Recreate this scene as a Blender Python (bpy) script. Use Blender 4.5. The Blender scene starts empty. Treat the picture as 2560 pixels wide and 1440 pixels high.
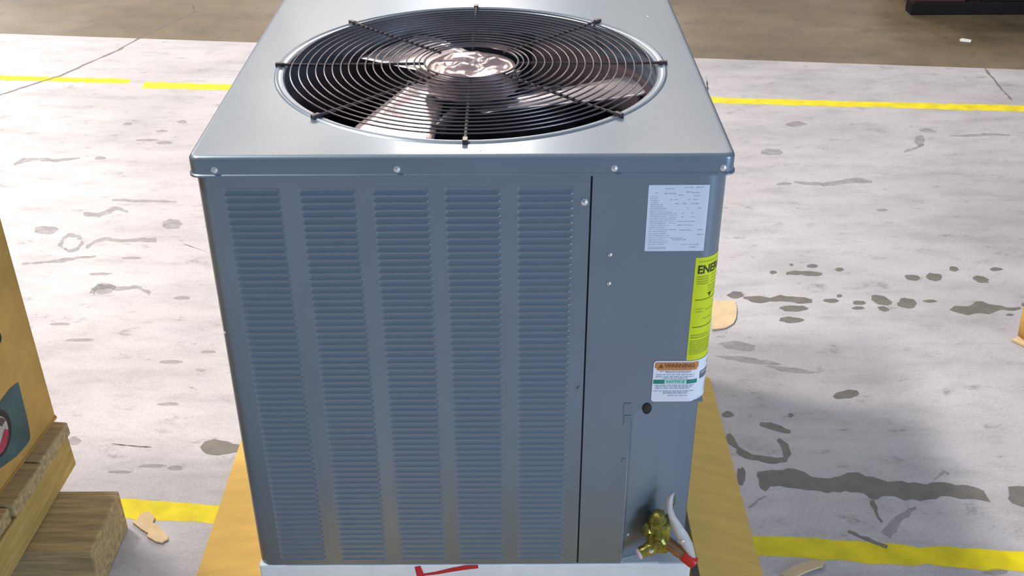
import bpy, bmesh, math, random
from mathutils import Vector, Matrix, noise
random.seed(7)
S = bpy.context.scene
COL = S.collection
PI = math.pi
R = math.radians

# ---------------------------------------------------------------- camera, world, lamps, exposure
cd = bpy.data.cameras.new('camera'); cam = bpy.data.objects.new('camera', cd); COL.objects.link(cam)
cd.sensor_width = 36.0; cd.sensor_fit = 'HORIZONTAL'; cd.lens = 38.455; cd.clip_start = .05; cd.clip_end = 200
cam.matrix_world = Matrix(((1.0, .00465, -.0003, .472), (-.0027, .5173, -.8558, -1.4574), (-.0039, .8558, .5174, 1.59748), (0, 0, 0, 1)))
S.camera = cam

W = bpy.data.worlds.new('warehouse_air'); S.world = W; W.use_nodes = True
bg = W.node_tree.nodes['Background']; bg.inputs[0].default_value = (.74, .93, 1.22, 1); bg.inputs[1].default_value = .20

def lamp(name, loc, size, power, color=(1, .94, .88), shape='DISK', size_y=None, aim=None):
    l = bpy.data.lights.new(name, 'AREA'); l.shape = shape; l.size = size; l.energy = power; l.color = color
    if size_y: l.size_y = size_y
    o = bpy.data.objects.new(name, l); COL.objects.link(o); o.location = loc
    if aim is not None:
        o.rotation_euler = (Vector(aim) - Vector(loc)).to_track_quat('-Z', 'Y').to_euler()
    return o
for x, y, p in ((-2.8, .05, 275), (-2.6, 2.0, 310)):
    lamp('high_bay_lamp', (x, y, 6.0), .75, p)
for y in (8.0, 10.6, 13.2, 16.4):  # unseen rows of fill lights, added to give the lid a warm sheen
    for x in (-5.0, -2.5, 0.0, 2.5, 5.0):
        lamp('lid_sheen_fill', (x, y, 6.0), 1.3, (60 if -4 < x < -1 and y > 12 else 46) if x < 2 or y < 12 else 18, (1, .82, .66), shape='RECTANGLE', size_y=.6)
lamp('high_bay_lamp', (-.15, 12.0, 6.2), 1.5, 420, shape='RECTANGLE', size_y=.6)
lamp('high_bay_lamp', (-7.6, 14.2, 6.0), 1.5, 480, shape='RECTANGLE', size_y=1.0)
lamp('cool_front_fill', (7.6, -6.5, 2.0), 3.6, 460, (.70, .94, 1.25), 'RECTANGLE', 3.4, aim=(.3, 0, .9))  # added bluish fill, out of view, brightens the unit's front

S.view_settings.view_transform = 'Standard'; S.view_settings.look = 'None'
S.view_settings.exposure = 0.0; S.view_settings.gamma = 1.0; S.view_settings.use_curve_mapping = False

# ---------------------------------------------------------------- helpers
WP = {}                                   # world position of each object's origin
def tag(o, label=None, cat=None, group=None, kind=None):
    if label: o['label'] = label
    if cat: o['category'] = cat
    if group: o['group'] = group
    if kind: o['kind'] = kind
    return o
def empty(name, loc, label, cat, group=None):
    o = bpy.data.objects.new(name, None); COL.objects.link(o); o.location = loc; o.empty_display_size = .05
    WP[o.name] = Vector(loc); return tag(o, label, cat, group)
def place(o, parent, wp):
    WP[o.name] = Vector(wp)
    if parent is not None:
        o.parent = parent; o.location = Vector(wp) - WP[parent.name]
    else: o.location = wp
class MB:
    """collects geometry in world coordinates, then links it as ONE mesh object"""
    def __init__(s): s.bm = bmesh.new()
    def v(s, p): return s.bm.verts.new(p)
    def f(s, vs, smooth=False):
        try:
            f = s.bm.faces.new(vs); f.smooth = smooth; return f
        except ValueError: return None
    def grid(s, rows, smooth=True, cu=False, cv=False):
        V = [[s.v(p) for p in r] for r in rows]; n, m = len(V), len(V[0])
        for i in range(n if cv else n - 1):
            for j in range(m if cu else m - 1):
                s.f((V[i][j], V[i][(j+1) % m], V[(i+1) % n][(j+1) % m], V[(i+1) % n][j]), smooth)
        return V
    def box(s, lo, hi, bev=0.0, rot=0, piv=(0, 0, 0), jit=0):
        b = bmesh.new(); bmesh.ops.create_cube(b, size=1)
        for v in b.verts:
            v.co = Vector([lo[i] + (v.co[i] + .5) * (hi[i] - lo[i]) + random.uniform(-jit, jit) for i in range(3)])
        if bev: bmesh.ops.bevel(b, geom=b.edges[:], offset=bev, segments=2, affect='EDGES', profile=.6)
        if rot: bmesh.ops.rotate(b, verts=b.verts[:], cent=piv, matrix=Matrix.Rotation(rot, 3, 'Z'))
        s.add(b); return s
    def add(s, b):
        me = bpy.data.meshes.new('t'); b.to_mesh(me); b.free(); s.bm.from_mesh(me); bpy.data.meshes.remove(me)
    def tube(s, pts, r, n=8, closed=False, cap=True):
        pts = [Vector(p) for p in pts]; m = len(pts); rows = []
        for i, p in enumerate(pts):
            a = pts[(i-1) % m] if (closed or i) else p; c = pts[(i+1) % m] if (closed or i < m-1) else p
            t = (c - a).normalized(); up = Vector((0, 0, 1)) if abs(t.z) < .9 else Vector((1, 0, 0))
            x = t.cross(up).normalized(); y = x.cross(t); rr = r[i] if isinstance(r, (list, tuple)) else r
            rows.append([p + (x*math.cos(2*PI*k/n) + y*math.sin(2*PI*k/n))*rr for k in range(n)])
        V = s.grid(rows, True, cu=True, cv=closed)
        if cap and not closed: s.f(V[0][::-1]); s.f(V[-1])
        return s
    def lathe(s, c, axis, prof, n=16, smooth=True):
        c = Vector(c); t = Vector(axis).normalized(); up = Vector((0, 0, 1)) if abs(t.z) < .9 else Vector((1, 0, 0))
        x = t.cross(up).normalized(); y = x.cross(t)
        V = s.grid([[c + t*h + (x*math.cos(2*PI*k/n) + y*math.sin(2*PI*k/n))*max(r, 1e-5) for k in range(n)] for r, h in prof], smooth, cu=True)
        s.f(V[0][::-1]); s.f(V[-1]); return s
    def prism(s, poly, z0, z1, smooth=False):
        a = [s.v((x, y, z0)) for x, y in poly]; b = [s.v((x, y, z1)) for x, y in poly]
        n = len(poly)
        for i in range(n): s.f((a[i], a[(i+1) % n], b[(i+1) % n], b[i]), smooth)
        s.f(b); s.f(a[::-1]); return s
    def build(s, name, m, parent=None, label=None, at=None, kind=None, recalc=True):
        if recalc: bmesh.ops.recalc_face_normals(s.bm, faces=s.bm.faces[:])
        for e in s.bm.edges:
            if len(e.link_faces) == 2 and e.calc_face_angle(0) > .6: e.smooth = False
        me = bpy.data.meshes.new(name)
        xs = [v.co for v in s.bm.verts]
        if at is None: at = Vector([(min(c[i] for c in xs) + max(c[i] for c in xs))/2 for i in range(3)])
        at = Vector(at)
        for v in s.bm.verts: v.co -= at
        s.bm.to_mesh(me); s.bm.free()
        if isinstance(m, (list, tuple)):
            for k in m: me.materials.append(k)
        else: me.materials.append(m)
        o = bpy.data.objects.new(name, me); COL.objects.link(o); place(o, parent, at)
        if label: o['label'] = label
        if kind: o['kind'] = kind
        return o
def inst(src, parent, wp, name=None, rz=None):
    o = src.copy(); COL.objects.link(o); place(o, parent, wp)
    if rz is not None: o.rotation_euler.z = rz
    return o

# ---------------------------------------------------------------- materials
def mat(name, col, rough=.5, metal=0.0, var=0.0, vscale=8.0, bump=0.0, bscale=60.0, spec=.5, stretch=(1, 1, 1), coat=0.0, col2=None):
    m = bpy.data.materials.new(name); m.use_nodes = True; nt = m.node_tree; N = nt.nodes; L = nt.links
    b = N['Principled BSDF']; b.inputs['Base Color'].default_value = (*col, 1); b.inputs['Roughness'].default_value = rough
    b.inputs['Metallic'].default_value = metal; b.inputs['Specular IOR Level'].default_value = spec
    b.inputs['Coat Weight'].default_value = coat; b.inputs['Coat Roughness'].default_value = .16
    tc = N.new('ShaderNodeTexCoord'); mp = N.new('ShaderNodeMapping'); mp.inputs['Scale'].default_value = stretch
    L.new(tc.outputs['Object'], mp.inputs['Vector'])
    if var or col2:
        n = N.new('ShaderNodeTexNoise'); n.inputs['Scale'].default_value = vscale; n.inputs['Detail'].default_value = 6; n.inputs['Roughness'].default_value = .65
        L.new(mp.outputs[0], n.inputs['Vector'])
        r = N.new('ShaderNodeValToRGB'); r.color_ramp.elements[0].position = .33; r.color_ramp.elements[1].position = .67
        c2 = col2 or tuple(min(1, c*(1+var)) for c in col)
        r.color_ramp.elements[0].color = (*[c*(1-var) for c in col], 1); r.color_ramp.elements[1].color = (*c2, 1)
        L.new(n.outputs['Fac'], r.inputs['Fac']); L.new(r.outputs['Color'], b.inputs['Base Color'])
    if bump:
        n2 = N.new('ShaderNodeTexNoise'); n2.inputs['Scale'].default_value = bscale; n2.inputs['Detail'].default_value = 4
        L.new(mp.outputs[0], n2.inputs['Vector'])
        bp = N.new('ShaderNodeBump'); bp.inputs['Strength'].default_value = bump; bp.inputs['Distance'].default_value = .004
        L.new(n2.outputs['Fac'], bp.inputs['Height']); L.new(bp.outputs[0], b.inputs['Normal'])
    return m
PAINT = mat('grey_enamel', (.195, .245, .298), .36, metal=.45, var=.05, vscale=5, bump=.02, bscale=300, coat=.3)
DARKSLOT = mat('dark_coil', (.03, .036, .045), .6, var=.3, vscale=60)
INNER = mat('inner_sheet', (.17, .13, .145), .4, var=.25, vscale=9)
WIRE = mat('grille_wire', (.20, .175, .19), .24, metal=.75)
SPOKE = mat('grille_spoke', (.05, .04, .045), .35, spec=.6)
BLADE = mat('fan_blade', (.78, .71, .73), .25, metal=.9, var=.08, vscale=6)
FOIL = mat('motor_cap', (.50, .37, .37), .15, metal=.7, var=.35, vscale=14)
SCREW = mat('zinc_screw', (.75, .78, .8), .3, metal=.8, var=.1, vscale=90)
BLACK = mat('black_plastic', (.012, .013, .016), .5, var=.2, vscale=40)
WHITEP = mat('label_paper', (.74, .80, .90), .45, var=.03, vscale=30)
WHITEP2 = mat('label_vinyl', (.86, .86, .92), .35, var=.03, vscale=30)
INK = mat('grey_ink', (.36, .42, .50), .6, var=.25, vscale=160)
INKD = mat('black_ink', (.05, .05, .012), .6, var=.3, vscale=160)
INKY = mat('dull_yellow_ink', (.42, .44, .008), .6, var=.15, vscale=120)
YELLOW = mat('yellow_label', (.72, .78, .004), .5, var=.04, vscale=25)
ORANGE = mat('orange_ink', (.62, .24, .07), .5, var=.12, vscale=60)
INKB = mat('brown_ink', (.20, .075, .02), .5, var=.2, vscale=120)
GREEN = mat('green_ink', (.02, .26, .19), .5, var=.08, vscale=60)
MINT = mat('pale_green_ink', (.52, .86, .80), .5, var=.04, vscale=60)
SLATE = mat('slate_ink', (.14, .17, .20), .4, var=.1, vscale=60)
BRASS = mat('brass', (.27, .25, .05), .32, metal=.6, var=.6, vscale=45, bump=.3, bscale=70)
COPPER = mat('copper_tube', (.32, .17, .09), .35, metal=.7, var=.2, vscale=40)
REDCAP = mat('red_plastic', (.50, .022, .012), .35, var=.12, vscale=50)
PINKCAP = mat('pink_plastic', (.62, .46, .50), .4, var=.1, vscale=50)
PAPER = mat('white_paper', (.78, .76, .74), .6, var=.06, vscale=40)
TAGP = mat('tag_paper', (.58, .55, .53), .6, var=.12, vscale=60)
FOAM = mat('white_base', (.80, .85, .90), .5, var=.06, vscale=14, bump=.1, bscale=50)
REDINK = mat('red_marker', (.55, .012, .035), .5, var=.12, vscale=60)
CARD = mat('corrugated_board', (.70, .44, .105), .75, var=.10, vscale=6, bump=.05, bscale=50, stretch=(1, 5, 1))
CARDBOX = mat('carton_board', (.56, .315, .075), .8, var=.14, vscale=10, bump=.06, bscale=40)
SCRAP = mat('torn_board', (.76, .56, .32), .8, var=.12, vscale=18)
WOOD = mat('pallet_wood', (.42, .29, .14), .8, var=.38, vscale=7, bump=.4, bscale=30, stretch=(1, 14, 14), col2=(.54, .38, .17))
WOODY = mat('pallet_wood_along', (.54, .32, .07), .8, var=.3, vscale=7, bump=.4, bscale=30, stretch=(14, 1, 14), col2=(.54, .36, .11))
TEAL = mat('teal_print', (.055, .10, .095), .7, var=.25, vscale=14)
RINGB = mat('black_print', (.025, .018, .018), .7, var=.3, vscale=20)
REDP = mat('red_print', (.42, .035, .06), .7, var=.2, vscale=20)
PALEP = mat('pale_print', (.46, .42, .34), .7, var=.15, vscale=20)
STEELB = mat('black_steel', (.016, .012, .012), .8, var=.3, vscale=8, spec=.15)
RUST = mat('red_brown_board', (.05, .014, .016), .7, var=.3, vscale=8)

def concrete(name, a, b, c, streak, rough, spec, sy=1.0):
    m = bpy.data.materials.new(name); m.use_nodes = True; nt = m.node_tree; N = nt.nodes; L = nt.links
    p = N['Principled BSDF']; tc = N.new('ShaderNodeTexCoord')
    def nz(scale, det, sc, rgh=.6):
        mp = N.new('ShaderNodeMapping'); mp.inputs['Scale'].default_value = (sc[0], 1 + (sc[1] - 1)*sy, 1); mp.inputs['Rotation'].default_value = (0, 0, .09)
        n = N.new('ShaderNodeTexNoise'); n.inputs['Scale'].default_value = scale; n.inputs['Detail'].default_value = det; n.inputs['Roughness'].default_value = rgh
        L.new(tc.outputs['Object'], mp.inputs['Vector']); L.new(mp.outputs[0], n.inputs['Vector']); return n.outputs['Fac']
    def ramp(f, stops):
        r = N.new('ShaderNodeValToRGB'); e = r.color_ramp.elements
        e[0].position, e[0].color = stops[0][0], (*stops[0][1], 1); e[1].position, e[1].color = stops[-1][0], (*stops[-1][1], 1)
        for s, q in stops[1:-1]:
            k = e.new(s); k.color = (*q, 1)
        L.new(f, r.inputs['Fac']); return r.outputs['Color']
    def mul(x, y, fac=1.0):
        q = N.new('ShaderNodeMix'); q.data_type = 'RGBA'; q.blend_type = 'MULTIPLY'; q.inputs['Factor'].default_value = fac
        L.new(x, q.inputs['A']); L.new(y, q.inputs['B']); return q.outputs['Result']
    base = ramp(nz(1.3, 8, (1, 1.6, 1)), [(.34, a), (.5, b), (.66, c)])
    st = ramp(nz(3.6, 10, (1, 3.0, 1), .74), [(.36, (streak,)*3), (.52, (1, 1, 1)), (.7, (1.06, 1.04, 1.04))])
    x = mul(base, st)
    sp = ramp(nz(11, 8, (1, 1.7, 1), .72), [(.30, (.50, .49, .48)), (.42, (.97, .97, .97)), (.55, (1, 1, 1))])
    x = mul(x, sp)
    gr = ramp(nz(150, 3, (1, 1.3, 1)), [(.3, (.86, .86, .86)), (.6, (1.03, 1.03, 1.03))])
    x = mul(x, gr)
    L.new(x, p.inputs['Base Color']); p.inputs['Specular IOR Level'].default_value = spec
    rr = N.new('ShaderNodeMapRange'); rr.inputs['From Min'].default_value = .3; rr.inputs['From Max'].default_value = .7
    rr.inputs['To Min'].default_value = rough - .06; rr.inputs['To Max'].default_value = rough + .08
    L.new(nz(4, 6, (1, 3, 1)), rr.inputs['Value']); L.new(rr.outputs[0], p.inputs['Roughness'])
    bp = N.new('ShaderNodeBump'); bp.inputs['Strength'].default_value = .12; bp.inputs['Distance'].default_value = .003
    L.new(nz(45, 5, (1, 1.5, 1)), bp.inputs['Height']); L.new(bp.outputs[0], p.inputs['Normal'])
    return m
FLOOR = concrete('worn_concrete', (.44, .42, .435), (.53, .505, .525), (.60, .575, .595), .80, .40, .6)
FLOORFAR = concrete('brown_concrete', (.12, .088, .050), (.165, .125, .070), (.23, .175, .115), .78, .42, .55, .25)

def edge_mat(name, col, rough, strength=1.0, wear=.0, wscale=30, soft=.7, nscale=30):
    """flat floor mark: colour on the floor with a soft, ragged edge taken from the 'edge' attribute"""
    m = bpy.data.materials.new(name); m.use_nodes = True; nt = m.node_tree; N = nt.nodes; L = nt.links
    p = N['Principled BSDF']; p.inputs['Roughness'].default_value = rough; p.inputs['Specular IOR Level'].default_value = .4
    tc = N.new('ShaderNodeTexCoord'); n = N.new('ShaderNodeTexNoise'); n.inputs['Scale'].default_value = wscale; n.inputs['Detail'].default_value = 6
    L.new(tc.outputs['Object'], n.inputs['Vector'])
    r = N.new('ShaderNodeValToRGB'); r.color_ramp.elements[0].position = .3; r.color_ramp.elements[1].position = .7
    r.color_ramp.elements[0].color = (*[c*.82 for c in col], 1); r.color_ramp.elements[1].color = (*[c*1.15 for c in col], 1)
    L.new(n.outputs['Fac'], r.inputs['Fac']); L.new(r.outputs[0], p.inputs['Base Color'])
    at = N.new('ShaderNodeAttribute'); at.attribute_name = 'edge'
    n2 = N.new('ShaderNodeTexNoise'); n2.inputs['Scale'].default_value = nscale; n2.inputs['Detail'].default_value = 8; n2.inputs['Roughness'].default_value = .72; L.new(tc.outputs['Object'], n2.inputs['Vector'])
    a = N.new('ShaderNodeMath'); a.operation = 'SUBTRACT'; L.new(at.outputs['Fac'], a.inputs[0])
    q = N.new('ShaderNodeMath'); q.operation = 'MULTIPLY'; q.inputs[1].default_value = wear; L.new(n2.outputs['Fac'], q.inputs[0]); L.new(q.outputs[0], a.inputs[1])
    mr = N.new('ShaderNodeMapRange'); mr.inputs['From Min'].default_value = .05; mr.inputs['From Max'].default_value = soft; mr.inputs['To Max'].default_value = strength
    L.new(a.outputs[0], mr.inputs['Value'])
    t = N.new('ShaderNodeBsdfTransparent'); mx = N.new('ShaderNodeMixShader')
    L.new(mr.outputs[0], mx.inputs[0]); L.new(t.outputs[0], mx.inputs[1]); L.new(p.outputs[0], mx.inputs[2])
    L.new(mx.outputs[0], N['Material Output'].inputs['Surface']); return m
OIL = edge_mat('oil_stain', (.20, .185, .165), .5, .90, .55)
SCUFF = edge_mat('scuff_mark', (.33, .31, .31), .55, .55, .95, soft=.75)
CRACKM = edge_mat('crack_line', (.24, .20, .18), .7, .6, .75, soft=.5)
LINE = edge_mat('yellow_floor_paint', (.86, .70, .002), .6, 1.0, .55, 18, soft=.50, nscale=45)

# ---------------------------------------------------------------- floor and its markings
def floor_poly(name, pts, z, m, kind=None):
    b = MB(); b.f([b.v((x, y, z)) for x, y in pts]); o = b.build(name, m, None, at=(0, 0, 0)); o['kind'] = 'structure'; return o
JL, JR = (-14, 4.93), (14, 1.57)
floor = floor_poly('floor', [(-14, -5), (14, -5), JR, JL], 0, FLOOR)
farf = floor_poly('floor', [JL, JR, (14, 30), (-14, 30)], 0, FLOORFAR)
def mark(name, poly, m, parent=floor, z=.0006, soft=.35):
    """thin painted or soaked patch; 'edge' runs from 0 at the rim to 1 inside"""
    P = [Vector((x, y, z)) for x, y in poly]; Q = []
    n = len(P)
    for i in range(n):                                  # ragged rim
        a, c = P[i], P[(i+1) % n]; Q.append(a)
        l = (c - a).length; k = min(6, int(l/.012))
        for j in range(1, k):
            q = a.lerp(c, j/k); d = noise.noise(q*45)*min(.011, l*.3); nrm = Vector((c.y-a.y, a.x-c.x, 0)).normalized(); Q.append(q + nrm*d)
    bm = bmesh.new(); f = bm.faces.new([bm.verts.new(p) for p in Q])
    if f.normal.z < 0: f.normal_flip()
    area = f.calc_area(); per = f.calc_perimeter(); th = min(.016, soft*2*area/per)
    lay = bm.verts.layers.float.new('edge')
    rim = list(f.verts)
    bmesh.ops.inset_region(bm, faces=[f], thickness=th, use_even_offset=False, use_boundary=True)
    for v in bm.verts: v[lay] = 1.0
    for v in rim: v[lay] = 0.0
    bmesh.ops.triangulate(bm, faces=[q for q in bm.faces if len(q.verts) > 4])
    b = MB(); b.bm.free(); b.bm = bm
    return b.build(name, m, parent, recalc=False)
DARK=[[(1.3648,1.3008),(1.3616,1.2964),(1.3576,1.2921),(1.3507,1.2908),(1.3444,1.2912),(1.338,1.2922),(1.3319,1.2954),(1.332,1.3011),(1.3352,1.3066),(1.3426,1.3093),(1.3489,1.3125),(1.3557,1.3115),(1.3609,1.309),(1.3637,1.3052)],
[(1.2939,1.3085),(1.2938,1.305),(1.2913,1.3024),(1.2884,1.301),(1.2855,1.3011),(1.2842,1.3036),(1.283,1.3057),(1.2825,1.3086),(1.2837,1.3118),(1.2859,1.3147),(1.2888,1.3162),(1.291,1.3144),(1.2936,1.3142),(1.2948,1.3117)],
[(1.2374,1.2651),(1.2347,1.2615),(1.232,1.258),(1.2275,1.2574),(1.2223,1.2551),(1.2182,1.2573),(1.2167,1.2612),(1.2173,1.2653),(1.2174,1.2697),(1.2219,1.2725),(1.2265,1.2752),(1.2317,1.2751),(1.235,1.2723),(1.2369,1.2689)],
[(1.4343,1.2793),(1.4313,1.2749),(1.4264,1.2721),(1.4214,1.27),(1.4153,1.2684),(1.4127,1.2726),(1.4104,1.2757),(1.408,1.2795),(1.4116,1.2837),(1.4153,1.2877),(1.421,1.2895),(1.4264,1.289),(1.4329,1.2887),(1.4326,1.2834)],
[(1.6374,1.2261),(1.6318,1.2206),(1.6258,1.2146),(1.6166,1.2158),(1.6082,1.218),(1.5998,1.2222),(1.5991,1.2305),(1.5984,1.2383),(1.6015,1.2465),(1.6121,1.2468),(1.62,1.2472),(1.6281,1.2457),(1.6371,1.2421),(1.6396,1.2338)],
[(1.6997,1.2281),(1.6947,1.2194),(1.6864,1.2148),(1.6775,1.2112),(1.6707,1.2165),(1.6615,1.2194),(1.6577,1.2291),(1.6595,1.2408),(1.6671,1.2501),(1.6759,1.2582),(1.6856,1.2533),(1.6941,1.2527),(1.704,1.2493),(1.7052,1.2382)],
[(1.7667,1.2808),(1.7649,1.2734),(1.7579,1.2687),(1.751,1.2649),(1.7456,1.2674),(1.7418,1.2705),(1.7387,1.2747),(1.741,1.281),(1.7433,1.2873),(1.7479,1.2945),(1.7551,1.2948),(1.7601,1.2932),(1.7641,1.2908),(1.7664,1.2866)],
[(1.8951,1.2773),(1.8889,1.273),(1.8822,1.2698),(1.8741,1.2687),(1.8642,1.2659),(1.8587,1.2697),(1.8561,1.2736),(1.8568,1.2776),(1.8599,1.2815),(1.8654,1.2848),(1.8731,1.2882),(1.881,1.2864),(1.8867,1.2843),(1.893,1.2818)],
[(1.8263,1.2106),(1.8238,1.2),(1.8134,1.2024),(1.8049,1.2008),(1.796,1.2049),(1.7923,1.2146),(1.7869,1.2244),(1.7924,1.233),(1.799,1.2384),(1.8063,1.2424),(1.8144,1.2388),(1.8227,1.2362),(1.8269,1.2277),(1.8325,1.2184)],
[(1.1199,1.1403),(1.1138,1.1321),(1.1048,1.1277),(1.0968,1.1234),(1.0877,1.1235),(1.0803,1.1271),(1.0756,1.1331),(1.0704,1.1408),(1.0788,1.1481),(1.0856,1.1535),(1.0934,1.162),(1.1038,1.1597),(1.1145,1.1578),(1.1162,1.1484)],
[(1.3762,1.1084),(1.3714,1.1037),(1.3651,1.0996),(1.3558,1.0976),(1.3469,1.0985),(1.3413,1.1016),(1.3366,1.1046),(1.3316,1.1088),(1.3349,1.1139),(1.3421,1.1181),(1.3521,1.1183),(1.3612,1.1193),(1.3697,1.1175),(1.3737,1.1132)],
[(1.4486,1.0973),(1.444,1.0928),(1.4384,1.0889),(1.4305,1.0868),(1.4231,1.0882),(1.4143,1.0884),(1.4097,1.0925),(1.4141,1.0976),(1.4124,1.1029),(1.4192,1.107),(1.4281,1.1082),(1.435,1.1061),(1.4442,1.1066),(1.4443,1.1013)],
[(1.4374,1.0705),(1.4331,1.0668),(1.4259,1.0651),(1.4199,1.0636),(1.4126,1.0624),(1.4064,1.0643),(1.4017,1.067),(1.4,1.0709),(1.4061,1.0741),(1.4115,1.0762),(1.417,1.0798),(1.4235,1.0774),(1.432,1.0778),(1.4324,1.0737)],
[(1.5211,1.0989),(1.5139,1.0897),(1.5032,1.0839),(1.4906,1.0868),(1.4779,1.09),(1.4736,1.1022),(1.4663,1.1123),(1.4705,1.1225),(1.4732,1.1344),(1.4848,1.1388),(1.4973,1.136),(1.5085,1.1312),(1.5131,1.1204),(1.5163,1.111)],
[(1.5865,1.094),(1.5793,1.0824),(1.5703,1.0707),(1.557,1.0672),(1.547,1.0712),(1.5375,1.0743),(1.5298,1.0818),(1.5328,1.0945),(1.5424,1.1043),(1.5484,1.1179),(1.562,1.1236),(1.5717,1.1172),(1.5828,1.1156),(1.5858,1.1053)],
[(1.6469,1.1039),(1.6413,1.101),(1.6354,1.0988),(1.6283,1.097),(1.619,1.096),(1.6147,1.0992),(1.6108,1.1014),(1.607,1.1043),(1.6087,1.1078),(1.6166,1.1099),(1.6247,1.1111),(1.6338,1.112),(1.6413,1.1102),(1.6419,1.1067)],
[(1.5002,1.0576),(1.4943,1.0553),(1.4897,1.053),(1.4837,1.0515),(1.4785,1.0564),(1.4732,1.061),(1.474,1.0675),(1.472,1.0745),(1.478,1.0767),(1.4828,1.0784),(1.4884,1.0792),(1.4936,1.0754),(1.4982,1.0706),(1.5014,1.0641)],
[(1.3918,1.1336),(1.3887,1.1309),(1.3867,1.1282),(1.3834,1.1263),(1.3799,1.1265),(1.3767,1.1275),(1.3757,1.1305),(1.3768,1.1337),(1.3778,1.1367),(1.3798,1.1402),(1.3837,1.1406),(1.3874,1.1415),(1.3909,1.1403),(1.3917,1.137)],
[(1.2827,1.0699),(1.2765,1.063),(1.2627,1.0588),(1.2491,1.0533),(1.2321,1.0555),(1.2144,1.0569),(1.2108,1.0643),(1.2021,1.0706),(1.2086,1.0778),(1.2223,1.0829),(1.2387,1.085),(1.2538,1.0834),(1.2717,1.0831),(1.277,1.0763)],
[(1.2561,1.0084),(1.2464,1.0032),(1.2373,0.9994),(1.2258,0.9977),(1.2111,0.9959),(1.2027,1.0028),(1.1891,1.0076),(1.1928,1.0152),(1.1956,1.0221),(1.2072,1.0258),(1.2197,1.0288),(1.2325,1.0247),(1.245,1.0219),(1.2573,1.0163)],
[(1.828,1.0326),(1.8274,1.0298),(1.8233,1.0282),(1.8192,1.0272),(1.8155,1.0277),(1.8126,1.0287),(1.8081,1.0298),(1.8086,1.0327),(1.8108,1.0356),(1.8147,1.0379),(1.8194,1.0394),(1.8233,1.0379),(1.8274,1.0374),(1.829,1.0352)],
[(1.315,0.6872),(1.3138,0.6793),(1.3016,0.6708),(1.2876,0.6629),(1.2739,0.6633),(1.2595,0.6601),(1.2509,0.6633),(1.248,0.6694),(1.2536,0.6778),(1.2624,0.6865),(1.2779,0.6913),(1.2932,0.6984),(1.3035,0.6958),(1.3131,0.6936)],
[(0.9976,0.602),(0.9944,0.5963),(0.9889,0.593),(0.9835,0.5912),(0.978,0.5908),(0.9725,0.5922),(0.9679,0.596),(0.9678,0.6022),(0.972,0.6073),(0.9763,0.6115),(0.9817,0.6153),(0.9874,0.6132),(0.9924,0.6114),(0.9936,0.6065)],
[(1.1364,0.5978),(1.1359,0.5951),(1.1337,0.5928),(1.1306,0.5917),(1.1278,0.5922),(1.1245,0.5924),(1.1237,0.5952),(1.1246,0.5979),(1.1258,0.6002),(1.1269,0.6034),(1.1303,0.6048),(1.1336,0.6046),(1.1358,0.6028),(1.1366,0.6003)],
[(0.9832,0.3826),(0.9807,0.3716),(0.9764,0.363),(0.9711,0.3523),(0.9659,0.3526),(0.9627,0.3593),(0.9637,0.3721),(0.9644,0.3828),(0.9672,0.3941),(0.971,0.4077),(0.9764,0.407),(0.9821,0.4125),(0.9852,0.4058),(0.9859,0.3949)],
[(1.8875,1.083),(1.8831,1.0789),(1.8797,1.075),(1.8756,1.0742),(1.8723,1.0744),(1.8701,1.0763),(1.8684,1.079),(1.8698,1.0832),(1.8723,1.087),(1.8749,1.0925),(1.8795,1.0925),(1.8843,1.0944),(1.8868,1.0917),(1.8879,1.0878)],
[(1.2614,1.2521),(1.2893,1.2494),(1.3339,1.2447),(1.3637,1.2487),(1.3669,1.2608),(1.3405,1.27),(1.2951,1.2752),(1.2635,1.2639)],
[(1.114,1.1234),(1.1341,1.1036),(1.1558,1.0977),(1.186,1.1079),(1.2134,1.1078),(1.2448,1.104),(1.2758,1.0954),(1.2991,1.0987),(1.3039,1.1153),(1.285,1.1275),(1.2525,1.1321),(1.2203,1.1416),(1.1888,1.1249),(1.1637,1.1358),(1.1419,1.1345),(1.1164,1.1318)],
[(1.6637,1.0583),(1.6839,1.0786),(1.7105,1.0763),(1.7353,1.0844),(1.7501,1.1009),(1.7695,1.1028),(1.7806,1.0881),(1.8001,1.0817),(1.8235,1.0712),(1.8625,1.0729),(1.8616,1.0627),(1.8226,1.0549),(1.7885,1.0511),(1.7615,1.0372),(1.7306,1.0415),(1.7053,1.0316),(1.6826,1.0439)],
[(1.0493,0.5587),(1.0692,0.5473),(1.0896,0.536),(1.1135,0.5298),(1.1178,0.5401),(1.0986,0.5579),(1.0775,0.5707),(1.0531,0.5716)],
[(0.9657,0.5251),(0.9711,0.4863),(0.9836,0.4515),(1.0065,0.4372),(1.0322,0.4284),(1.0589,0.4239),(1.083,0.4291),(1.1001,0.4564),(1.1006,0.4916),(1.0854,0.5136),(1.0775,0.5044),(1.083,0.4776),(1.0821,0.4565),(1.0801,0.4453),(1.0631,0.4426),(1.0385,0.4494),(1.0131,0.4548),(0.9967,0.4714),(0.9841,0.4988),(0.9746,0.5323)],
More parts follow.
